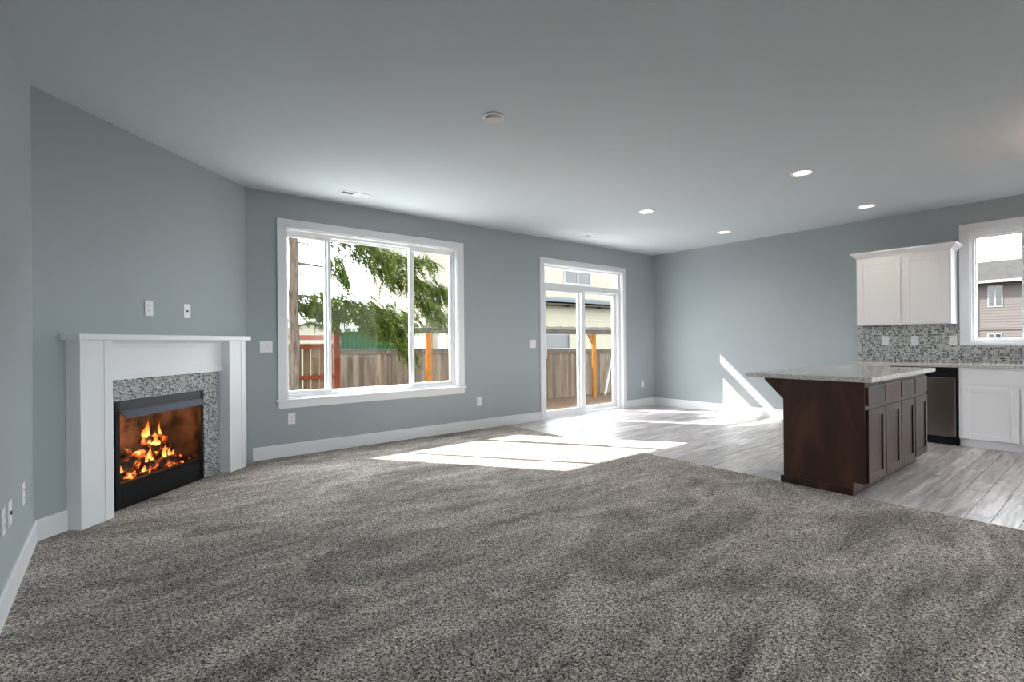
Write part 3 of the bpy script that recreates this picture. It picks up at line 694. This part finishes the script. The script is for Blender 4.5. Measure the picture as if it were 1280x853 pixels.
# conifer
tr = thing('conifer_tree', 'conifer with pale bare trunk and drooping green boughs outside the window', 'tree', (-4.95, 5, GZ))
rg = random.Random(21)
P = [(-4.95 + .012 * math.sin(k * 1.3), 5 + .01 * math.cos(k), GZ + k * .35) for k in range(21)]
MB().tube(P, [.105 - .0015 * k for k in range(21)], 16).build('trunk', BARK, tr, 0, True)
def bez(a, b, c, t): return a * (1-t)**2 + b * 2*t*(1-t) + c * t*t
NV = []; NF = []
def needle_quad(p, d, side, L, W_):
    o = len(NV); e = p + d * L
    NV.extend([p - side * W_, p + side * W_, e + side * W_ * .5, e - side * W_ * .5]); NF.append((o, o+1, o+2, o+3))
def spray(p, d, L, nn, nl, nw):
    for k in range(nn):
        t = (k + rg.random()) / nn; q = p + d * (L * t) + Vector((0, 0, -.06 * t * t * L / .3))
        dd = (d * .55 + Vector((rg.uniform(-1, 1), rg.uniform(-1, 1), rg.uniform(-.75, .45))) * .75).normalized()
        sd = dd.cross(Vector((rg.uniform(-1, 1), rg.uniform(-1, 1), rg.uniform(-1, 1)))).normalized()
        needle_quad(q, dd, sd, nl * rg.uniform(.6, 1.2) * (1 - .4 * t), nw)
def bough(a, b, c, twigs, tl, rad=.02, spread=.35, t0=.15, droop=.6):
    a, b, c = Vector(a), Vector(b), Vector(c)
    MB().tube([bez(a, b, c, k / 10) for k in range(11)], [rad * (1 - .085 * k) for k in range(11)], 6).build('branch', BARK, tr, 0, True)
    for k in range(int(twigs * 2.1)):
        t = t0 + (1 - t0) * rg.random() ** .85; p = bez(a, b, c, t) + Vector((rg.gauss(0, spread * .3), rg.gauss(0, spread * .5), rg.gauss(0, spread * .22)))
        ax = (bez(a, b, c, min(1, t + .05)) - bez(a, b, c, t)).normalized()
        d = (ax * rg.uniform(.1, .9) + Vector((rg.uniform(-.5, .5), rg.uniform(-.7, .7), -droop * rg.uniform(.2, 1.5)))).normalized()
        spray(p, d, tl * rg.uniform(.6, 1.3), 34, .085, .0085)
T0 = lambda z: (-4.93, 5.0, z)
bough((-4.9, 5, 3.55), (-3.6, 5.0, 3.75), (-2.3, 4.95, 2.62), 95, .34, .022, .40, .22)         # upper bough
bough((-3.9, 5.0, 3.3), (-3.2, 5.15, 3.1), (-2.55, 5.1, 2.6), 60, .32, .012, .42, .0)
bough((-4.2, 5, 3.1), (-4.1, 5.0, 2.8), (-3.85, 4.95, 2.45), 34, .26, .012, .25, .1)
bough((-3.2, 5.0, 3.15), (-2.7, 5.0, 3.2), (-1.75, 5.0, 3.05), 46, .30, .012, .28, .2)
bough((-2.5, 5.0, 2.75), (-2.1, 5.0, 2.65), (-1.35, 5.0, 2.35), 62, .32, .012, .34, .1)        # right pane
bough((-2.4, 5.0, 2.45), (-2.0, 5.0, 2.3), (-1.55, 5.0, 1.75), 50, .30, .012, .30, .2, 1.0)
bough((-4.9, 5, 2.15), (-3.9, 5.1, 2.15), (-2.35, 5.0, 1.75), 150, .36, .022, .42, .02)        # long lower bough
bough((-4.85, 5.3, 2.0), (-4.0, 5.4, 2.0), (-2.9, 5.2, 1.55), 110, .36, .018, .40, .0)
bough((-4.8, 5.6, 1.95), (-4.4, 5.7, 2.15), (-3.9, 5.7, 1.7), 60, .32, .014, .34, .0)
bough((-3.6, 5.0, 1.8), (-3.0, 5.0, 1.75), (-2.5, 5.0, 1.25), 70, .34, .012, .30, .0, 1.0)
bough((-3.0, 5.0, 1.7), (-2.6, 5.0, 1.55), (-2.35, 5.0, .85), 60, .30, .012, .20, .1, 1.4)     # hanging tip
for a, b, c, q in (((-4.9, 5, 3.22), (-4.6, 5, 3.22), (-4.28, 5, 3.12), .017), ((-4.9, 5, 2.80), (-4.6, 5, 2.79), (-4.25, 5, 2.76), .034), ((-4.9, 5, 2.62), (-4.7, 5, 2.55), (-4.52, 5, 2.40), .018)):
    MB().tube([bez(Vector(a), Vector(b), Vector(c), k / 6) for k in range(7)], [q * (1 - .1 * k) for k in range(7)], 6).build('bare_branch', BARK, tr)
for k in range(9):                                                                             # boughs above the window head
    an = rg.uniform(1.2, 4.6); z = 4.2 + k * .22; L = 1.5 - k * .1
    bough((-4.95, 5, z), (-4.95 + L * .5 * math.cos(an), 5 + L * .5 * math.sin(an), z + .1), (-4.95 + L * math.cos(an), 5 + L * math.sin(an), z - .35), 40, .32, .016, .3, .1)
me = bpy.data.meshes.new('foliage'); me.from_pydata([tuple(p) for p in NV], [], NF); me.materials.append(NEEDLE)
fo = bpy.data.objects.new('foliage', me); COL.objects.link(fo); attach(fo, tr); fo['kind'] = 'stuff'

# neighbouring sheds
sh = thing('gabled_shed', 'small cream gabled shed with a dusty red band beyond the brown fence', 'shed', (-1.9, 14, GZ))
MB().prism([(-3.3, 14, GZ), (-.87, 14, GZ), (-.87, 14, 1.56), (-2.03, 14, 1.93), (-3.3, 14, 1.53)], (0, 3, 0)).build('wall', CREAM, sh)
box('red_band', (-3.32, 13.97, 1.31), (-.86, 13.998, 1.49), PINKB, sh)
box('cream_band', (-3.33, 13.95, 1.17), (-.85, 13.998, 1.305), CREAM, sh)
for a, b in (((-3.5, 1.52), (-2.03, 1.98)), ((-2.03, 1.98), (-.75, 1.58))):
    MB().prism([(a[0], 13.85, a[1]), (b[0], 13.85, b[1]), (b[0], 13.85, b[1] + .05), (a[0], 13.85, a[1] + .05)], (0, 3.3, 0)).build('roof', CREAM, sh)
sb_ = thing('grey_roofed_house', 'low house with grey shingle roof behind the gabled shed', 'house', (-1.0, 19, GZ))
box('wall', (-7, 19, GZ), (-.9, 25, 1.75), CREAM, sb_)
MB().prism([(-7.3, 18.7, 1.72), (-7.3, 22, 2.5), (-7.3, 25.3, 1.72)], (6.7, 0, 0)).build('roof', ROOFG, sb_)
gs = thing('green_shed', 'long dark green metal shed rising behind the board fence', 'shed', (1.8, 17.4, GZ))
mb = MB(); x = -.3
while x < 3.6:
    mb.prism([(x, 17.4, GZ), (x + .05, 17.36, GZ), (x + .15, 17.36, GZ), (x + .2, 17.4, GZ), (x + .2, 17.5, GZ), (x, 17.5, GZ)], (0, 0, 1.73 - GZ)); x += .2
mb.build('ribbed_wall', GREENM, gs)
MB().prism([(-.4, 17.25, 1.72), (-.4, 18.4, 1.9), (-.4, 19.6, 1.72)], (4.1, 0, 0)).build('roof', GREENM, gs)
box('end_wall', (-.3, 17.5, GZ), (3.6, 19.4, 1.72), GREENM, gs)

# cream two-storey house
def siding(Fm, u0_, u1_, z0, z1, m, parent, name='siding', step=.19):
    mb = MB(); z = z0
    while z < z1 - 1e-3:
        zz = min(z + step, z1); mb.add([(u0_, .018, z), (u1_, .018, z), (u1_, .004, zz), (u0_, .004, zz), (u0_, 0, z), (u1_, 0, z)], [(0, 1, 2, 3), (4, 5, 1, 0)]); z = zz
    return mb.xf(Fm).build(name, m, parent)
hs = thing('cream_house', 'cream sided two-storey house seen through the sliding door', 'house', (12, 16, GZ))
box('lower_wall', (4.0, 14.02, GZ), (24, 14.6, 3.2), CREAM, hs); box('side_wall', (5.0, 14.6, GZ), (24, 17.02, 3.2), CREAM, hs); box('rear_wall', (4.6, 17.02, GZ), (24, 24, 3.2), CREAM, hs); box('upper_wall', (4.6, 17.02, 3.2), (24, 24, 7.2), CREAM, hs)
FH1 = frame((0, 14.02, 0), (1, 0, 0), (0, -1, 0)); FH2 = frame((0, 17.02, 0), (1, 0, 0), (0, -1, 0))
siding(FH1, 4.0, 24, GZ, 3.2, CREAM, hs); siding(FH2, 4.6, 24, 3.2, 7.2, CREAM, hs)
pr = MB(); pr.add([(3.7, 13.5, 3.30), (24.3, 13.5, 3.30), (24.3, 17.1, 3.95), (5.0, 17.1, 3.95), (3.7, 13.5, 3.2), (24.3, 13.5, 3.2), (24.3, 17.1, 3.2), (5.0, 17.1, 3.2)],
                  [(0, 1, 2, 3), (4, 5, 6, 7), (0, 1, 5, 4), (1, 2, 6, 5), (2, 3, 7, 6), (3, 0, 4, 7)]); pr.build('porch_roof', ROOFB, hs)
box('gutter', (3.7, 13.38, 3.26), (24.3, 13.5, 3.42), ROOFB, hs, .01); box('fascia', (3.7, 13.5, 3.12), (24.3, 13.54, 3.28), ORANGEW if False else GREYW, hs)
def ext_window(Fm, u0_, u1_, z0, z1, gl, parent, n0=.018, fr=.07):
    wo = ring(Fm, u0_ - fr, u1_ + fr, z0 - fr, z1 + fr, fr, fr, fr, fr, n0 - .02, n0 + .03).build('window', EXTW, parent)
    um = (u0_ + u1_) / 2
    MB().box((um - fr * .6, n0 - .01, z0), (um + fr * .6, n0 + .028, z1)).xf(Fm).build('mullion', EXTW, wo)
    for k, (a, b) in enumerate(((u0_, um - fr * .6), (um + fr * .6, u1_))):
        MB().box((a, n0 - .015, z0), (b, n0 + .005, z1)).xf(Fm).build('pane', gl[k], wo)
ext_window(FH2, 14.6, 16.9, 4.92, 5.72, (DKGLASS, DKGLASS), hs, fr=.11)
ext_window(FH1, 8.2, 11.9, .80, 1.53, (DKGLASS, DKGLASS), hs)
for x in (11.6, 14.2):
    MB().lathe([(.0005, 0), (.09, 0), (.13, -.10), (.0005, -.10)], (x, 13.8, 3.16), 14).build('porch_light', GREYW, hs)
MB().prism([(3.9, 16.5, 7.1), (3.9, 20.5, 8.8), (3.9, 24.5, 7.1)], (21, 0, 0)).build('upper_roof', ROOFG, hs)

# taupe house seen through the kitchen window: looks along +X
k4 = 47.74 / 21.74
def kx(yv, zv):                     # measured on a plane at x = 14, carried out to x = 40
    return (CAM.y + (yv - CAM.y) * k4, CAM.z + (zv - CAM.z) * k4)
FK = frame((40, 0, 0), (0, -1, 0), (-1, 0, 0))
th = thing('taupe_house', 'taupe two-storey house with grey roof beyond the kitchen window', 'house', (44, 0, GZ))
ye, ze = kx(-2.4, 2.93); _, zr = kx(-2.4, 3.47); _, zb = kx(-2.4, 1.445)
box('wall', (40.02, -14, GZ), (48, 6, ze), TAUPE, th); siding(FK, -6, 14, GZ, ze, TAUPE, th, step=.2)
box('band_board', (39.94, -14, zb - .06), (40.0, 6, zb + .04), TAUPE, th)
MB().prism([(39.3, -14.5, ze - .05), (44, -14.5, zr + .75), (48.7, -14.5, ze - .05)], (0, 21, 0)).build('roof', ROOFG, th)
box('gutter', (39.18, -14.5, ze - .08), (39.32, 6.5, ze + .10), EXTW, th, .01)
y1, zt_ = kx(-2.666, 2.80); y2, zb_ = kx(-2.956, 2.17); ext_window(FK, -y1, -y2, zb_, zt_, (DKGLASS, DKGLASS), th, fr=.06)
y1, zt_ = kx(-2.656, 1.285); y2, zb_ = kx(-2.931, 1.07); ext_window(FK, -y1, -y2, zb_, zt_, (DKGLASS, DKGLASS), th, fr=.07)
yd_, _ = kx(-2.56, 2.9)
MB().tube([(39.25, yd_ + .5, ze - .05), (39.9, yd_ + .45, ze - .45), (39.9, yd_ + .45, GZ)], .05, 8).build('downspout', EXTW, th)
